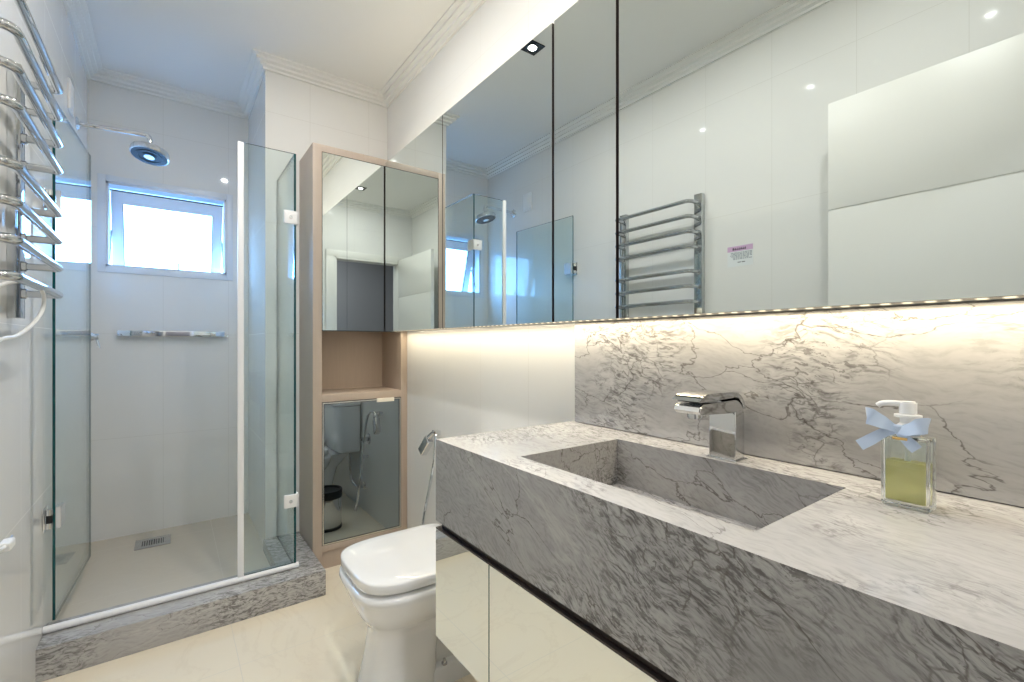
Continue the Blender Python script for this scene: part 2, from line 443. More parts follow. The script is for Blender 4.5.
# crown moulding swept round the room
prof = [(0.0, 0.0), (0.012, 0.0), (0.012, 0.010), (0.018, 0.013), (0.028, 0.016), (0.028, 0.027), (0.036, 0.030), (0.047, 0.033), (0.047, 0.044),
        (0.055, 0.047), (0.066, 0.050), (0.066, 0.0585), (0.0, 0.0585)]
path = [(L, YF), (L, YB), (XS, YB), (XS, YS), (R, YS), (R, YF)]
def inward(i):
    n = len(path); a, b, c = Vector(path[i-1]), Vector(path[i]), Vector(path[(i+1) % n])
    d0, d1 = (b-a).normalized(), (c-b).normalized()
    n0, n1 = Vector((d0.y, -d0.x)), Vector((d1.y, -d1.x))
    m = (n0+n1); return m/m.dot(n0)
rings = []
for i, p in enumerate(path):
    d = inward(i)
    rings.append([(p[0]+d.x*o, p[1]+d.y*o, ZC-0.0585+h) for o, h in prof])
MB().rings(rings, M['paint'], close=True).build('trim_crown', kind='structure', angle=12)

# door casing and open door leaf
w = MB()
c0 = 0.085
w.box((DX0-0.0, YF-T-0.01, 0), (DX0+0.025, YF+0.012, DZ), M['white_door'], 0.002)
w.box((DX1-0.025, YF-T-0.01, 0), (DX1, YF+0.012, DZ), M['white_door'], 0.002)
w.box((DX0, YF-T-0.01, DZ-0.025), (DX1, YF+0.012, DZ), M['white_door'], 0.002)
w.box((DX0-0.05, YF, 0), (DX0+0.006, YF+0.014, DZ+c0*.7), M['white_door'], 0.002)
w.box((DX1-0.006, YF, 0), (DX1+c0, YF+0.014, DZ+c0*.7), M['white_door'], 0.002)
w.box((DX0-0.05, YF, DZ-0.006), (DX1+c0, YF+0.0145, DZ+c0*.7), M['white_door'], 0.002)
w.build('trim_door', kind='structure')
dr = thing('door_leaf', 'white door leaf with one horizontal groove, standing open along the tiled left wall', 'door', (-0.205, YF+0.02, 0.005))
dr['kind'] = 'structure'
for z0, z1 in ((0.01, 0.83), (0.836, 1.655), (1.661, 2.075)):
    MB().box((-0.225, YF+0.02, z0), (-0.190, 0.735, z1), M['white_door'], 0.002).build('panel', dr)
MB().box((-0.222, YF+0.022, 0.012), (-0.193, 0.733, 2.073), M['white_door']).build('core', dr)
h = MB()
for sx, x0 in ((1, -0.190), (-1, -0.225)):
    h.cyl((x0, 0.67, 1.02), (x0+sx*0.04, 0.67, 1.02), 0.010, M['chrome']); h.cyl((x0, 0.67, 1.02), (x0+sx*0.006, 0.67, 1.02), 0.024, M['chrome'])
    h.tube([(x0+sx*0.04, 0.675, 1.02), (x0+sx*0.04, 0.60, 1.02), (x0+sx*0.038, 0.56, 1.02)], 0.008, M['chrome'])
h.build('handle', dr)

# window: surround, reveal frame, tilted awning sash
win = bpy.data.objects.new('window_1', None); C.objects.link(win); win.location = (0, YB, WZ0); win['kind'] = 'structure'
w = MB(); s_ = 0.034
for a, b in (((WX0-s_, WZ0-s_), (WX0, WZ1+s_)), ((WX1, WZ0-s_), (WX1+s_, WZ1+s_)), ((WX0, WZ0-s_), (WX1, WZ0)), ((WX0, WZ1), (WX1, WZ1+s_))):
    w.box((a[0], YB-0.006, a[1]), (b[0], YB+0.004, b[1]), M['upvc'], 0.0015)
w.build('surround', win, kind='structure')
w = MB(); f_ = 0.012
for a, b in (((WX0, WZ0), (WX0+f_, WZ1)), ((WX1-f_, WZ0), (WX1, WZ1)), ((WX0, WZ0), (WX1, WZ0+f_)), ((WX0, WZ1-f_), (WX1, WZ1))):
    w.box((a[0], YB+0.002, a[1]), (b[0], YB+0.125, b[1]), M['upvc'])
w.build('window_frame', win, kind='structure')
ang = math.radians(17)
def sash_pt(x, d, h):          # h measured down from the pivot, d outward thickness
    return (x, YB+0.060 + h*math.sin(ang) + d*math.cos(ang), 2.012 - h*math.cos(ang) + d*math.sin(ang))
def sash_bar(mb, x0, x1, h0, h1, m, d0=0.0, d1=0.035):
    t = bmesh.new(); vs = [t.verts.new(sash_pt(x, d, h_)) for x in (x0, x1) for d in (d0, d1) for h_ in (h0, h1)]
    for f in ((0, 1, 3, 2), (4, 6, 7, 5), (0, 4, 5, 1), (2, 3, 7, 6), (0, 2, 6, 4), (1, 5, 7, 3)): t.faces.new([vs[k] for k in f])
    bmesh.ops.recalc_face_normals(t, faces=t.faces[:])
    bmesh.ops.bevel(t, geom=t.edges[:], offset=0.002, segments=1, affect='EDGES'); mb._merge(t, m)
SX0, SX1, SH = WX0+0.015, WX1-0.015, 0.50
w = MB()
sash_bar(w, SX0, SX1, 0.0, 0.070, M['upvc']); sash_bar(w, SX0, SX1, SH-0.06, SH, M['upvc'])
sash_bar(w, SX0, SX0+0.055, 0.068, SH-0.06, M['upvc']); sash_bar(w, SX1-0.055, SX1, 0.068, SH-0.06, M['upvc'])
w.build('sash', win, kind='structure')
w = MB(); sash_bar(w, SX0+0.060, SX1-0.060, 0.070, SH-0.058, M['pane'], 0.014, 0.018); w.build('pane', win, kind='structure')
w = MB()
sash_bar(w, SX0+0.052, SX0+0.057, 0.066, SH-0.056, M['black'], -0.001, 0.012); sash_bar(w, SX1-0.057, SX1-0.052, 0.066, SH-0.056, M['black'], -0.001, 0.012)
sash_bar(w, SX0+0.052, SX1-0.052, SH-0.062, SH-0.056, M['black'], -0.001, 0.012); sash_bar(w, SX0-0.003, SX1+0.003, -0.006, 0.001, M['black'], 0.0, 0.02)
w.build('gasket', win, kind='structure')
w = MB(); w.box((0.035, YB+0.13, 1.580), (0.047, YB+0.145, 1.64), M['upvc'], 0.003); sash_bar(w, 0.02, 0.06, SH-0.05, SH-0.03, M['upvc'], -0.012, 0.0)
w.build('stay_handle', win, kind='structure')
w = MB()
for x in (WX0+0.013, WX1-0.017):
    w.tube([(x+0.002, YB+0.05, WZ0+0.05), sash_pt(x+0.002, 0.01, 0.22)], 0.004, M['steel'])
w.build('stay_arm', win, kind='structure')

# shower kerb
w = MB()
w.prism([(L, 2.203), (0.568, 2.203), (0.568, YS), (0.393, YS), (0.393, 2.395), (L, 2.395)], 'z', 0.0, 0.112, M['stone_curb'], 0.0015)
k = w.build('shower_kerb'); tag(k, 'low grey veined stone kerb around the shower floor', 'shower kerb')

# ================================================================== SHOWER ENCLOSURE
e = thing('shower_screen', 'fixed clear glass shower panel and its glass return, standing on the stone kerb', 'shower screen', (0.35, YG, 0.112))
sheet(MB(), (0.254, YG-0.004, 0.138), (0.456, YG+0.004, 2.010), 'y', M['glass'], M['glass_edge']).build('front_panel', e)
sheet(MB(), (0.456, YG-0.004, 0.114), (0.464, YS, 2.010), 'x', M['glass'], M['glass_edge']).build('return_panel', e)
MB().box((0.232, YG-0.007, 0.138), (0.255, YG+0.007, 2.010), M['seal'], 0.002).build('seal_strip', e)
MB().tube([(L+0.001, YG, 0.1252), (0.475, YG, 0.1252)], 0.0125, M['seal'], seg=20).build('sill_rail', e)
for z in (1.715, 0.425):
    w = MB(); w.box((0.412, YG-0.014, z-0.030), (0.474, YG-0.0045, z+0.030), M['white'], 0.004)
    w.box((0.4645, YG-0.014, z-0.030), (0.474, YG+0.045, z+0.030), M['white'], 0.004)
    w.cyl((0.440, YG-0.016, z), (0.440, YG-0.012, z), 0.007, M['chrome'])
    w.build('corner_clip', e)
e = thing('shower_door', 'hinged clear glass shower door swung inwards along the left wall', 'shower door', (-0.336, YG+0.004, 0.14))
p0, p1 = Vector((-0.337, YG+0.006)), Vector((-0.303, YG+0.60))
dd = (p1-p0).normalized(); nn = Vector((dd.y, -dd.x))
def slab_on(mb, s0, s1, n0, n1, z0, z1, mf, me, bev=0.0):
    t = bmesh.new(); vs = []
    for s in (s0, s1):
        for n in (n0, n1):
            for z in (z0, z1): q = p0+dd*s+nn*n; vs.append(t.verts.new((q.x, q.y, z)))
    i, j = mb.mi(mf), mb.mi(me)
    for kk, f in enumerate(((0, 1, 3, 2), (4, 6, 7, 5), (0, 4, 5, 1), (2, 3, 7, 6), (0, 2, 6, 4), (1, 5, 7, 3))):
        t.faces.new([vs[k] for k in f]).material_index = i if kk in (2, 3) else j
    bmesh.ops.recalc_face_normals(t, faces=t.faces[:])
    if bev: bmesh.ops.bevel(t, geom=t.edges[:], offset=bev, segments=2, affect='EDGES')
    me_ = bpy.data.meshes.new('t'); t.to_mesh(me_); t.free(); mb.bm.from_mesh(me_); bpy.data.meshes.remove(me_)
w = MB(); slab_on(w, 0, (p1-p0).length, -0.004, 0.004, 0.15, 2.015, M['glass'], M['glass_edge']); w.build('glass_panel', e)
for z in (1.655, 0.515):
    hg = MB(); slab_on(hg, 0.002, 0.066, 0.0045, 0.018, z-0.038, z+0.038, M['chrome'], M['chrome'], 0.002); hg = hg.build('hinge', e)
    w = MB(); w.box((L+0.001, YG-0.010, z-0.042), (L+0.006, YG+0.045, z+0.042), M['chrome'], 0.002)
    w.build('wall_plate', hg)
    w = MB(); w.cyl((-0.349, YG+0.006, z-0.034), (-0.349, YG+0.006, z-0.014), 0.011, M['chrome']); w.cyl((-0.349, YG+0.006, z+0.014), (-0.349, YG+0.006, z+0.034), 0.011, M['chrome'])
    w.cyl((-0.349, YG+0.006, z-0.014), (-0.349, YG+0.006, z+0.014), 0.009, M['black']); w.build('hinge_pin', hg)

# shower head on its arm
e = thing('rain_shower', 'round chrome rain shower head on a straight arm from the left wall', 'shower head', (L, 3.03, 2.195))
MB().lathe([(0.0, 0.0), (0.032, 0.0), (0.032, 0.004), (0.024, 0.012), (0.012, 0.014), (0.0, 0.014)], (L, 3.03, 2.195), M['chrome'], axis='x').build('wall_flange', e)
MB().tube(smooth_path([(L, 3.03, 2.195), (-0.24, 3.03, 2.202), (-0.115, 3.03, 2.208), (-0.095, 3.03, 2.204), (-0.086, 3.03, 2.190), (-0.085, 3.03, 2.160)], 6), 0.0115, M['chrome'], 16).build('arm', e)
hd = MB().lathe([(0.0, 0.044), (0.012, 0.044), (0.015, 0.034), (0.020, 0.026), (0.066, 0.020), (0.082, 0.012), (0.084, 0.004), (0.082, -0.014), (0.078, -0.016), (0.0, -0.016)], (0, 0, 0), M['chrome'], 48)
nz = MB().lathe([(0.0, -0.0165), (0.024, -0.0165), (0.024, -0.020), (0.030, -0.020), (0.030, -0.0165), (0.048, -0.0165), (0.048, -0.019), (0.056, -0.019), (0.056, -0.0165), (0.076, -0.0165), (0.076, -0.015), (0.0, -0.015)], (0, 0, 0), M['black'], 48)
nz2 = MB().lathe([(0.0, -0.017), (0.022, -0.017), (0.022, -0.0215), (0.0, -0.0215)], (0, 0, 0), M['chrome'], 32)
tilt = Matrix.Translation((-0.085, 3.025, 2.115)) @ Matrix.Rotation(math.radians(8), 4, 'Y') @ Matrix.Rotation(math.radians(-13), 4, 'X')
for b in (hd, nz, nz2): b.bm.transform(tilt)
hp = hd.build('head', e); nz.build('spray_face', hp); nz2.build('centre_disc', hp)

# shower mixer, shelf rail, drain, blank plate
e = thing('shower_mixer', 'chrome shower mixer tap with lever, on the left wall behind the glass door', 'shower mixer', (L, 3.14, 1.175))
MB().cyl((L, 3.14, 1.175), (L+0.010, 3.14, 1.175), 0.036, M['chrome'], bev=0.002).build('escutcheon', e)
MB().cyl((L+0.010, 3.14, 1.175), (L+0.055, 3.14, 1.175), 0.020, M['chrome'], bev=0.003).build('body', e)
w = MB(); w.cyl((L+0.055, 3.14, 1.175), (L+0.072, 3.14, 1.175), 0.017, M['chrome'], bev=0.003); w.tube([(L+0.064, 3.14, 1.17), (L+0.068, 3.135, 1.145), (L+0.074, 3.13, 1.118)], 0.005, M['chrome']); w.build('lever', e)
e = thing('shower_shelf', 'slim chrome shelf rail on the back wall below the window', 'shelf', (0.02, YB, 1.195))
w = MB(); w.box((-0.238, YB-0.048, 1.183), (0.270, YB-0.042, 1.214), M['chrome'], 0.001); w.build('front_rail', e)
w = MB(); w.box((-0.238, YB-0.042, 1.183), (0.270, YB-0.001, 1.187), M['chrome']); w.build('tray', e)
for x in (-0.238, 0.264): MB().box((x, YB-0.042, 1.187), (x+0.006, YB, 1.214), M['chrome'], 0.001).build('end_bracket', e)
MB().cyl((0.283, YB-0.030, 1.190), (0.283, YB, 1.190), 0.006, M['chrome']).build('knob', e)
e = thing('floor_drain', 'square steel drain grate set in the shower floor', 'drain', (-0.08, 3.22, 0.052))
w = MB()
for a, b in (((-0.155, 3.145), (0.0, 3.180)), ((-0.155, 3.26), (0.0, 3.295)), ((-0.155, 3.18), (-0.125, 3.26)), ((-0.03, 3.18), (0.0, 3.26))): w.box((a[0], a[1], 0.052), (b[0], b[1], 0.055), M['steel'], 0.0008)
w.build('frame', e)
MB().box((-0.125, 3.18, 0.0522), (-0.03, 3.26, 0.0530), M['black']).build('well', e)
w = MB()
for i in range(9): w.box((-0.121+i*0.0103, 3.18, 0.053), (-0.121+i*0.0103+0.005, 3.26, 0.0548), M['steel'])
w.build('grille', e)
w = MB(); w.box((L, 2.80, 2.175), (L+0.009, 2.90, 2.310), M['white'], 0.003); w.box((L+0.009, 2.812, 2.187), (L+0.011, 2.888, 2.298), M['white'], 0.001)
tag(w.build('blank_wall_plate'), 'white blank cover plate high on the left wall beside the shower', 'wall plate')

# ================================================================== TALL CABINET
t = thing('tall_cabinet', 'tall beige laminate cabinet with open niche between a mirrored door and a smoked mirror door', 'cabinet', ((XT+R)/2, YT, 0))
def panel(name, a, b): return MB().box(a, b, M['wood'], 0.0006).build(name, t)
panel('side_panel', (XT, YT, 0.0), (XT+0.043, YS, 2.142)); panel('side_panel', (1.033, YT, 0.0), (R-0.001, YS, 2.142))
panel('top_panel', (XT+0.043, YT, 2.107), (1.033, YS, 2.142))
panel('back_panel', (XT+0.043, 2.735, 0.1), (1.033, YS, 2.107))
panel('shelf', (XT+0.043, YT, 0.846), (1.033, 2.735, 0.883)); panel('shelf', (XT+0.043, YT+0.022, 1.212), (1.033, 2.735, 1.230))
panel('bottom_panel', (XT+0.043, YT, 0.092), (1.033, 2.735, 0.122))
panel('plinth', (XT+0.043, YT+0.012, 0.0), (1.033, YT+0.03, 0.092))
w = sheet(MB(), (XT+0.046, YT+0.001, 1.208), (1.031, YT+0.019, 2.104), 'y', M['mirror_tall'], M['black']); dm = w.build('mirror_door', t); dm['label'] = 'mirrored upper door'
w = MB()
for a, b in (((XT+0.043, 1.205), (XT+0.046, 2.107)), ((1.030, 1.205), (1.033, 2.107)), ((XT+0.046, 2.104), (1.031, 2.107)), ((XT+0.046, 1.205), (1.031, 1.208))): w.box((a[0], YT+0.0005, a[1]), (b[0], YT+0.016, b[1]), M['black'])
w.build('gap_shade', dm)  # black strips stand in for the shaded gap around the door
w = sheet(MB(), (XT+0.054, YT+0.002, 0.132), (1.023, YT+0.012, 0.834), 'y', M['mirror_grey'], M['black']); dg = w.build('smoked_door', t); dg['label'] = 'smoked grey mirror lower door'
w = MB()
for o_, q_, m_, y_ in ((0.043, 0.003, 'black', YT+0.0005), (0.046, 0.006, 'alu', YT-0.001), (0.052, 0.003, 'black', YT+0.0005)):
    xa, xb, za, zb = XT+o_, 1.033-(o_-0.043), 0.121+(o_-0.043), 0.845-(o_-0.043)
    for a, b in (((xa, za), (xa+q_, zb)), ((xb-q_, za), (xb, zb)), ((xa+q_, za), (xb-q_, za+q_)), ((xa+q_, zb-q_), (xb-q_, zb))): w.box((a[0], y_, a[1]), (b[0], YT+0.014, b[1]), M[m_])
w.build('door_edge', dg)
MB().box((0.895, YT-0.008, 0.826), (0.990, YT+0.004, 0.846), M['beige_tab'], 0.001).build('handle', dg)

# ================================================================== MIRROR CABINET
t = thing('mirror_cabinet', 'long wall cabinet with frameless mirror doors above the stone worktop', 'mirror cabinet', (XM, 1.2, 1.206))
MB().box((XM+0.020, YF, 1.212), (R, YT-0.001, 2.116), M['dark']).build('carcass', t)
js = [YT-0.001, 1.783, 1.069, 0.816, 0.045, YF+0.002]
for i in range(5):
    g0 = (0.003, 0.005, 0.005, 0.003, 0.0)[i]; g1 = (0.010, 0.003, 0.005, 0.005, 0.003)[i]
    d = sheet(MB(), (XM, js[i+1]+g0, 1.207), (XM+0.018, js[i]-g1, 2.120), 'x', M['mirror'], M['brown_edge']).build('mirror_door', t)
MB().box((1.006, YF+0.01, 1.2082), (1.018, YT-0.02, 1.2122), M['led']).build('led_strip', t)['label'] = 'warm lit LED strip under the cabinet'
MB().box((1.024, YF+0.01, 2.116), (1.036, YT-0.02, 2.125), M['led']).build('led_strip', t)['label'] = 'warm lit LED strip along the top'

# ================================================================== VANITY
S0, S1, SY0, SY1, ZB = 0.628, 0.950, 0.310, 0.825, 0.772
t = thing('stone_worktop', 'thick grey veined stone worktop with a carved rectangular basin', 'worktop', ((XV+R)/2, 0.5, ZA))
YN = YF+0.001
w = MB()
bm = bmesh.new()
def ringq(z, x0, x1, y0, y1): return [bm.verts.new(p) for p in ((x0, y0, z), (x1, y0, z), (x1, y1, z), (x0, y1, z))]
o = ringq(ZT, XV, R, YN, YV); i_ = ringq(ZT, S0, S1, SY0, SY1)
for k in range(4): bm.faces.new((o[k], o[(k+1) % 4], i_[(k+1) % 4], i_[k]))
bmesh.ops.recalc_face_normals(bm, faces=bm.faces[:])
for f in bm.faces:
    if f.normal.z < 0: f.normal_flip()
w._merge(bm, M['stone_top_lit'])
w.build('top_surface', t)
bm = bmesh.new(); w = MB()
o = ringq(ZT, XV, R, YN, YV); u = ringq(ZA, XV, R, YN, YV)
for k in range(4): bm.faces.new((o[k], u[k], u[(k+1) % 4], o[(k+1) % 4]))
i2 = ringq(ZA, XV+0.03, R-0.01, YN+0.01, YV-0.03)
for k in range(4): bm.faces.new((u[k], i2[k], i2[(k+1) % 4], u[(k+1) % 4]))
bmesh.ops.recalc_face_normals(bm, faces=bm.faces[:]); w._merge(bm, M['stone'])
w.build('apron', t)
bm = bmesh.new(); w = MB()
i_ = ringq(ZT, S0, S1, SY0, SY1); f_ = ringq(ZB, S0, S1, SY0, SY1)
for k in range(4): bm.faces.new((i_[k], i_[(k+1) % 4], f_[(k+1) % 4], f_[k]))
w._merge(bm, M['stone'])
bm = bmesh.new(); f_ = ringq(ZB, S0, S1, SY0, SY1); bm.faces.new(f_); w._merge(bm, M['stone_top_lit'])
bs = w.build('basin', t); bs['label'] = 'rectangular basin carved into the stone'
MB().lathe([(0.0, 0.0), (0.022, 0.0), (0.022, 0.003), (0.018, 0.004), (0.016, 0.002), (0.0, 0.002)], (0.79, 0.56, ZB), M['chrome']).build('drain', bs)

w = MB().box((1.048, YN, ZT+0.002), (R, 1.088, 1.206), M['stone_back_lit'], 0.0008)
tag(w.build('backsplash'), 'upright veined stone splashback lit from above behind the tap', 'splashback')

t = thing('vanity_cabinet', 'floating vanity base with mirrored doors under the stone worktop', 'vanity cabinet', ((XV+R)/2, 0.5, 0.373))
MB().box((XV+0.020, YN, 0.376), (R, YV-0.004, 0.655), M['dark']).build('carcass', t)
MB().box((XV+0.012, YN, 0.655), (R, YV-0.012, ZA), M['dark']).build('finger_channel', t)
js = [YV, 0.853, 0.15, YN]
for i in range(3):
    sheet(MB(), (XV, js[i+1]+(0.002 if i < 2 else 0), 0.373), (XV+0.018, js[i]-(0.002 if i else 0), 0.655), 'x', M['mirror_clear'], M['mirror_edge']).build('mirror_door', t)
MB().box((XV, YN, 0.6552), (XV+0.020, YV, 0.6585), M['dark']).build('top_rail', t)
MB().box((XV+0.018, YV-0.004, 0.376), (R, YV, 0.655), M['white_door']).build('end_panel', t)

# ------------------------------------------------------------------ tap
t = thing('basin_tap', 'chrome single lever tap with flat spout over the basin', 'tap', (0.985, 0.555, ZT))
TY0, TY1 = 0.516, 0.577
MB().box((0.966, TY0, ZT), (0.996, TY1, 0.998), M['tap'], 0.004, 3).build('column', t)
sp = [(0.990, ZT), (1.007, ZT)] + arc(0.967, 0.980, 0.040, 0, 90, 8) + [(0.850, 1.019), (0.838, 1.014), (0.834, 1.006), (0.842, 0.999), (0.960, 0.993), (0.990, 0.985)]
MB().prism(sp, 'y', TY0+0.001, TY1-0.001, M['tap'], 0.002).build('spout', t)
lv = arc(0.963, 0.988, 0.0500, 12, 90, 8) + [(0.860, 1.040), (0.838, 1.033), (0.828, 1.0265), (0.834, 1.0235), (0.960, 1.0255)] + arc(0.963, 0.986, 0.0420, 85, 16, 6)
MB().prism(lv, 'y', TY0, TY1, M['tap'], 0.0015).build('lever', t)
MB().cyl((0.862, 0.5465, 0.988), (0.862, 0.5465, 1.001), 0.014, M['tap'], bev=0.002).build('aerator', t)
MB().box((0.962, TY0-0.004, ZT), (1.010, TY1+0.004, ZT+0.003), M['tap'], 0.001).build('base_plate', t)

# ------------------------------------------------------------------ soap bottle
t = thing('soap_dispenser', 'square glass soap dispenser half full of yellow liquid, with a blue bow', 'soap dispenser', (0.918, 0.214, ZT))
BX0, BX1, BY0, BY1, BZ = 0.900, 0.936, 0.188, 0.248, 0.998
w = MB()
w.box((BX0+0.004, BY0+0.005, ZT+0.009), (BX1-0.004, BY1-0.005, BZ-0.004), M['bottle'], 0.003, 2)
for f in w.bm.faces: f.normal_flip()
w.box((BX0, BY0, ZT+0.0005), (BX1, BY1, BZ), M['bottle'], 0.004, 3)
w.build('bottle', t)
MB().box((BX0+0.0043, BY0+0.0053, ZT+0.0093), (BX1-0.0043, BY1-0.0053, 0.960), M['liquid'], 0.003, 2).build('liquid', t)['label'] = 'translucent yellow soap'
c = (0.918, 0.218)
MB().cyl((*c, 0.945), (*c, BZ), 0.004, M['white']).build('dip_tube', t)
pm = MB(); pm.lathe([(0.0, BZ), (0.014, BZ), (0.014, 1.014), (0.010, 1.018), (0.010, 1.026), (0.017, 1.027), (0.017, 1.0305), (0.008, 1.032), (0.0, 1.032)], (*c, 0), M['white'], 28)
pm = pm.build('pump', t); pm['label'] = 'white pump top'
w = MB(); w.cyl((*c, 1.031), (*c, 1.051), 0.011, M['white'], bev=0.002)
w.tube(smooth_path([(0.916, 0.218, 1.047), (0.912, 0.236, 1.0475), (0.910, 0.248, 1.046), (0.9095, 0.254, 1.042)], 4), 0.0042, M['white'], 10)
w.build('nozzle', pm)
# bow
def ribbon(mb, pts, widths, wdir, m, th=0.0012):
    P = smooth_path(pts, 6); n = len(P); W_ = []
    for i in range(n):
        s = i/(n-1)*(len(widths)-1); a = int(min(s, len(widths)-2)); W_.append(1.3*(widths[a]+(widths[a+1]-widths[a])*(s-a)))
    rings = []
    for i, p in enumerate(P):
        d = (P[min(i+1, n-1)]-P[max(i-1, 0)]).normalized(); wd = Vector(wdir); wd = (wd-d*wd.dot(d)).normalized(); nn_ = d.cross(wd)
        rings.append([p+wd*W_[i]/2+nn_*th/2, p+wd*W_[i]/2-nn_*th/2, p-wd*W_[i]/2-nn_*th/2, p-wd*W_[i]/2+nn_*th/2])
    mb.rings(rings, m)
bw = MB()
bw.lathe([(0.0145, 1.000), (0.0165, 1.002), (0.0165, 1.010), (0.0145, 1.012), (0.0145, 1.000)], (*c, 0), M['ribbon'], 24)
bw.box((0.895, 0.219, 1.001), (0.906, 0.233, 1.016), M['ribbon'], 0.004, 3)
bw = bw.build('bow_knot', t); bw['label'] = 'pale blue satin bow'
KN = (0.899, 0.226, 1.008)
w = MB(); ribbon(w, [KN, (0.888, 0.240, 1.018), (0.883, 0.256, 1.026), (0.892, 0.262, 1.026), (0.898, 0.250, 1.019), KN], [0.008, 0.016, 0.020, 0.020, 0.016, 0.008], (0.35, 0.25, 1), M['ribbon']); w.build('bow_loop', bw)
w = MB(); ribbon(w, [KN, (0.888, 0.212, 1.011), (0.884, 0.198, 1.018), (0.893, 0.189, 1.020), (0.899, 0.204, 1.014), KN], [0.008, 0.015, 0.018, 0.018, 0.015, 0.008], (0.35, -0.2, 1), M['ribbon']); w.build('bow_loop', bw)
w = MB(); ribbon(w, [KN, (0.889, 0.240, 1.003), (0.884, 0.256, 0.990), (0.882, 0.270, 0.979)], [0.008, 0.011, 0.013, 0.013], (0.1, 0.6, 0.8), M['ribbon']); w.build('bow_tail', bw)
w = MB(); ribbon(w, [KN, (0.892, 0.217, 0.999), (0.891, 0.207, 0.989), (0.890, 0.201, 0.983)], [0.007, 0.010, 0.012, 0.012], (0.1, -0.6, 0.8), M['ribbon']); w.build('bow_tail', bw)
MB().box((0.890, 0.212, 0.994), (0.8945, 0.231, 0.9985), M['gold'], 0.0015).build('charm', bw)['label'] = 'small gold charm'

# ================================================================== TOILET
t = thing('toilet', 'white ceramic toilet with closed lid, beside the mirrored vanity', 'toilet', (0.70, 1.50, 0))
TYc = 1.490
def sec(z, xf, xb, hw, n=3.0, nb=6.0, seg=48, fr=0.45):
    xm = xf + (xb-xf)*fr; out = []
    for k in range(seg):
        a = 2*PI*k/seg; ca, sa = math.cos(a), math.sin(a)
        ex = n if ca < 0 else nb
        x = abs(ca)**(2/ex)*(xm-xf if ca < 0 else xb-xm)*(-1 if ca < 0 else 1)
        y = abs(sa)**(2/ex)*hw*(1 if sa >= 0 else -1)
        out.append((xm+x, TYc+y, z))
    return out
S = [(0.0, 0.494, 0.72, 0.108, 3.4), (0.02, 0.498, 0.72, 0.105, 3.4), (0.12, 0.520, 0.725, 0.096, 3.4), (0.20, 0.525, 0.74, 0.094, 3.2), (0.235, 0.515, 0.78, 0.105, 3.0),
     (0.262, 0.495, 0.82, 0.132, 2.9), (0.285, 0.478, 0.85, 0.152, 3.0), (0.32, 0.464, 0.87, 0.168, 3.2), (0.350, 0.455, 0.88, 0.178, 3.6), (0.370, 0.448, 0.885, 0.184, 4.2), (0.382, 0.449, 0.884, 0.183, 4.2), (0.387, 0.455, 0.88, 0.177, 4.2)]
w = MB(); w.rings([sec(z, a, b, c_*(1.075 if z > 0.3 else 1.03), n-(0.4 if z > 0.34 else 0), 6, 96, 0.60 if z > 0.34 else 0.45+(0.15*max(0, z-0.24)/0.10)) for z, a, b, c_, n in S], M['ceramic']); w.build('bowl', t, angle=60)
w = MB(); w.rings([sec(z, a, b, c_, 4, 6) for z, a, b, c_ in ((0.0, 0.66, 0.93, 0.108), (0.050, 0.665, 0.925, 0.104), (0.062, 0.675, 0.915, 0.094))], M['ceramic'])
w.rings([sec(z, a, b, c_, 3, 4) for z, a, b, c_ in ((0.05, 0.64, 0.90, 0.070), (0.16, 0.66, 0.92, 0.062), (0.28, 0.66, 0.95, 0.085), (0.34, 0.66, 1.0, 0.12), (0.385, 0.66, 1.055, 0.15))], M['ceramic'])
w.build('pedestal', t, angle=60)
for y in (TYc-0.088, TYc+0.088):
    MB().lathe([(0.0, 0.078), (0.005, 0.078), (0.006, 0.066), (0.010, 0.065), (0.010, 0.060), (0.0, 0.060)], (0.745, y, 0), M['steel'], 16).build('floor_bolt', t)
sg = MB(); sg.rings([sec(z, a, b, c_, n) for z, a, b, c_, n in ((0.3865, 0.492, 0.84, 0.140, 3.3), (0.394, 0.490, 0.842, 0.142, 3.3), (0.3992, 0.494, 0.84, 0.138, 3.3))], M['white']); sg.build('seat_ring', t, angle=60)
w = MB(); w.rings([sec(z, a, b, c_*1.06, n-0.7, 6, 96, 0.60) for z, a, b, c_, n in ((0.3990, 0.464, 0.862, 0.170, 4.6), (0.4002, 0.456, 0.866, 0.178, 4.6), (0.4020, 0.454, 0.866, 0.180, 4.6), (0.4270, 0.453, 0.866, 0.181, 4.6), (0.4300, 0.4535, 0.864, 0.179, 4.6), (0.4322, 0.457, 0.86, 0.172, 4.5), (0.4338, 0.49, 0.83, 0.14, 4.2), (0.4345, 0.56, 0.76, 0.06, 3.0))], M['ceramic'])
w.build('lid', t, angle=60)
def tsec(z, xf, hw, r=5.0):
    out = []; seg = 40; xb = R-0.004; xm = (xf+xb)/2
    for k in range(seg):
        a = 2*PI*k/seg; ca, sa = math.cos(a), math.sin(a); ex = 4.0 if ca < 0 else 14
        out.append((xm+abs(ca)**(2/ex)*(xb-xf)/2*(1 if ca > 0 else -1), TYc+0.004+abs(sa)**(2/ex)*(hw+0.006)*(1 if sa >= 0 else -1), z))
    return out
w = MB(); w.rings([tsec(z, a, b) for z, a, b in ((0.388, 0.935, 0.160), (0.394, 0.915, 0.175), (0.41, 0.905, 0.182), (0.56, 0.898, 0.188), (0.712, 0.896, 0.190))], M['ceramic']); w.build('tank', t, angle=50)
w = MB(); w.rings([tsec(z, a, b) for z, a, b in ((0.715, 0.892, 0.192), (0.718, 0.888, 0.195), (0.738, 0.889, 0.194), (0.744, 0.896, 0.188))], M['ceramic']); tl = w.build('tank_lid', t, angle=50)
MB().cyl((0.98, TYc, 0.744), (0.98, TYc, 0.749), 0.022, M['chrome'], bev=0.0015).build('flush_button', tl)
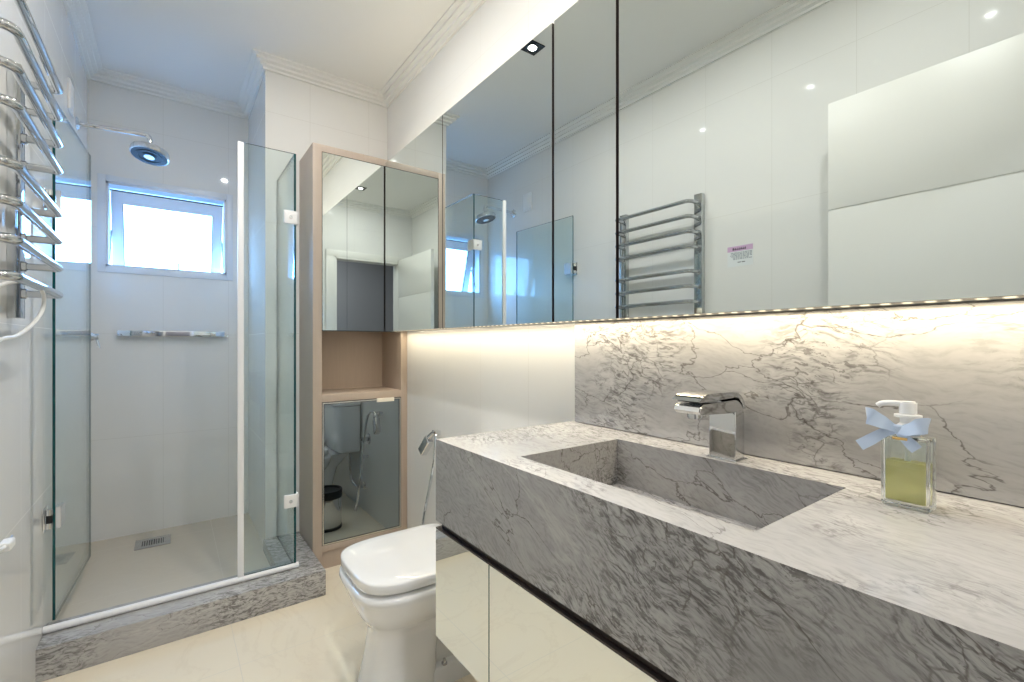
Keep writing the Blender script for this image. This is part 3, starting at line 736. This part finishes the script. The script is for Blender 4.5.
w = MB(); w.tube(smooth_path([(1.0, 1.645, 0.39), (1.0, 1.65, 0.30), (1.01, 1.66, 0.20), (1.03, 1.70, 0.165), (1.045, 1.735, 0.17)], 6), 0.006, M['steel']); w.build('supply_hose', t)
w = MB(); w.cyl((R, 1.745, 0.17), (1.035, 1.745, 0.17), 0.012, M['chrome'], bev=0.002); w.cyl((R, 1.745, 0.17), (R-0.005, 1.745, 0.17), 0.025, M['chrome'])
w.cyl((1.045, 1.745, 0.17), (1.045, 1.745, 0.20), 0.008, M['chrome']); w.build('stop_valve', t)

# hygienic sprayer
t = thing('bidet_sprayer', 'chrome hand sprayer hanging on the right wall, its hose looping down beside the toilet', 'bidet sprayer', (R, 2.08, 0.70))
w = MB(); w.box((R-0.030, 2.050, 0.690), (R, 2.085, 0.715), M['chrome'], 0.003); w.cyl((R-0.032, 2.067, 0.70), (R-0.010, 2.067, 0.70), 0.013, M['chrome']); w.build('holder', t)
w = MB(); w.tube([(1.030, 2.040, 0.712), (1.030, 2.062, 0.700), (1.026, 2.080, 0.682)], [0.008, 0.012, 0.015], M['chrome'], 16)
w.build('spray_handle', t)
w = MB(); w.box((-0.017, -0.024, -0.048), (0.017, 0.024, 0.048), M['chrome'], 0.007, 3)
w.bm.transform(Matrix.Translation((1.020, 2.112, 0.636)) @ Matrix.Rotation(math.radians(38), 4, 'X') @ Matrix.Rotation(math.radians(8), 4, 'Y')); w.build('spray_head', t)
w = MB(); w.tube(smooth_path([(1.030, 2.044, 0.710), (1.025, 2.015, 0.712), (1.010, 1.985, 0.680), (0.995, 1.975, 0.58), (0.970, 1.99, 0.42), (0.953, 2.005, 0.28), (0.945, 1.965, 0.12), (0.955, 1.905, 0.075), (0.985, 1.850, 0.13), (1.025, 1.825, 0.27), (1.035, 1.815, 0.375)], 8), 0.0065, M['chrome'], 10); w.build('hose', t)
w = MB(); w.cyl((R, 1.815, 0.385), (1.020, 1.815, 0.385), 0.011, M['chrome'], bev=0.002); w.box((1.022, 1.80, 0.375), (1.05, 1.83, 0.398), M['chrome'], 0.003); w.build('hose_outlet', t)
t = thing('bidet_valve', 'round chrome wall valve above the hose outlet beside the toilet tank', 'valve', (R, 1.83, 0.505))
MB().cyl((R, 1.83, 0.505), (R-0.008, 1.83, 0.505), 0.036, M['chrome'], bev=0.002).build('escutcheon', t)
w = MB(); w.cyl((R-0.008, 1.83, 0.505), (R-0.05, 1.83, 0.505), 0.015, M['chrome'], bev=0.002); w.box((R-0.05, 1.822, 0.495), (R-0.036, 1.885, 0.515), M['chrome'], 0.004); w.build('lever', t)

# trash can
t = thing('trash_can', 'small round steel trash can with black rim, on the floor behind the toilet', 'trash can', (0.782, 1.895, 0))
TC = (0.782, 1.895, 0)
MB().lathe([(0.0, 0.012), (0.084, 0.012), (0.086, 0.016), (0.087, 0.190), (0.0, 0.190)], TC, M['chrome'], 40).build('body', t)
MB().lathe([(0.0, 0.0), (0.088, 0.0), (0.089, 0.004), (0.089, 0.016), (0.0, 0.016)], TC, M['black'], 40).build('base_ring', t)
MB().lathe([(0.0, 0.190), (0.089, 0.190), (0.091, 0.195), (0.091, 0.232), (0.088, 0.238), (0.080, 0.236), (0.078, 0.226), (0.0, 0.220)], TC, M['black'], 40).build('rim', t)

# ================================================================== TOWEL RADIATOR on the left wall
t = thing('towel_radiator', 'chrome towel radiator with eight bowed bars on the left wall', 'towel radiator', (L, 1.64, 1.2))
for y0, y1 in ((1.858, 1.908), (1.360, 1.406)):
    MB().box((L, y0, 1.212), (L+0.028, y1, 1.922), M['rad'], 0.003).build('post', t)
XB = -0.261
for z in (1.874, 1.796, 1.718, 1.641, 1.515, 1.437, 1.358, 1.281):
    ya, yb, r_ = 1.380, 1.872, 0.030
    P = [(L+0.028, ya, z), (XB-r_-0.010, ya+0.002, z)]
    P += [(XB-r_+r_*math.sin(q), ya+0.002+r_-r_*math.cos(q), z) for q in [PI/2*k/6 for k in range(1, 7)]]
    rb = 0.012
    P += [(XB-rb+rb*math.cos(q), yb-0.002-rb+rb*math.sin(q), z) for q in [PI/2*k/6 for k in range(0, 7)]]
    P += [(L+0.028, yb, z)]
    br = MB().tube(P, 0.0105, M['rad'], 14).build('bar', t)
    for y in (ya, yb): MB().cyl((L+0.028, y, z), (L+0.038, y, z), 0.0145, M['rad'], bev=0.001).build('collar', br)
w = MB(); w.tube(smooth_path([(L+0.05, 1.39, 1.235), (-0.285, 1.46, 1.272), (-0.262, 1.56, 1.285), (-0.258, 1.64, 1.265), (-0.262, 1.655, 1.225), (-0.272, 1.60, 1.185), (-0.283, 1.52, 1.158), (-0.295, 1.42, 1.14), (-0.305, 1.34, 1.05), (-0.310, 1.33, 0.90), (-0.308, 1.38, 0.75), (-0.306, 1.49, 0.688), (-0.305, 1.545, 0.677)], 8), 0.0042, M['cord'], 10)
cd = w.build('power_cord', t); cd['label'] = 'white looping power cord'
w = MB(); w.box((-0.316, 1.535, 0.666), (-0.294, 1.578, 0.686), M['cord'], 0.006, 3)
pl = w.build('plug', cd)
w = MB()
for z in (0.671, 0.681): w.cyl((-0.305, 1.576, z), (-0.305, 1.603, z), 0.0024, M['steel'], seg=10)
w.build('pin', pl)

# sticker on the left wall
t = thing('wall_sticker', 'small paper notice with a pink heading stuck on the left wall', 'sticker', (L, 1.174, 1.57))
MB().box((L, 1.112, 1.520), (L+0.0006, 1.238, 1.622), M['sticker']).build('paper', t)
MB().box((L+0.0006, 1.112, 1.594), (L+0.0009, 1.238, 1.620), M['pink']).build('heading_band', t)
import random
rnd = random.Random(4)
w = MB()
y = 1.146
for k in range(7):
    w.box((L+0.0009, y, 1.600), (L+0.0012, y+0.007, 1.606+rnd.random()*0.006), M['ink']); w.box((L+0.0009, y+0.002, 1.600), (L+0.0012, y+0.0045, 1.613), M['ink']); y += 0.0098
for r_ in range(6):
    z = 1.585-r_*0.0062; y = 1.116+(0.016 if r_ == 4 else 0); end = 1.236-rnd.random()*0.02-(0.02 if r_ > 3 else 0)
    while y < end:
        l_ = 0.004+rnd.random()*0.011; w.box((L+0.0006, y, z), (L+0.0009, min(y+l_, end), z+0.0036), M['grey_ink']); y += l_+0.003
for a, b in ((1.150, 1.166), (1.170, 1.187)): w.box((L+0.0006, a, 1.538), (L+0.0009, b, 1.5415), M['ink'])
w.build('print', t)

# ================================================================== DOWNLIGHTS
where = ['farthest from the door, nearest the shower', 'middle of the three', 'nearest the doorway']
for (sx, sy), wd in zip(SPOTS, where):
    t = thing('downlight', 'square black ceiling downlight, ' + wd, 'ceiling light', (sx, sy, ZC), 'ceiling downlights')
    w = MB(); a = 0.046
    for p, q in (((-a, -a), (a, -0.022)), ((-a, 0.022), (a, a)), ((-a, -0.022), (-0.022, 0.022)), ((0.022, -0.022), (a, 0.022))):
        w.box((sx+p[0], sy+p[1], ZC-0.004), (sx+q[0], sy+q[1], ZC), M['black'])
    w.build('trim_ring', t)
    MB().cyl((sx, sy, ZC-0.003), (sx, sy, ZC-0.0005), 0.019, M['bulb']).build('bulb', t)
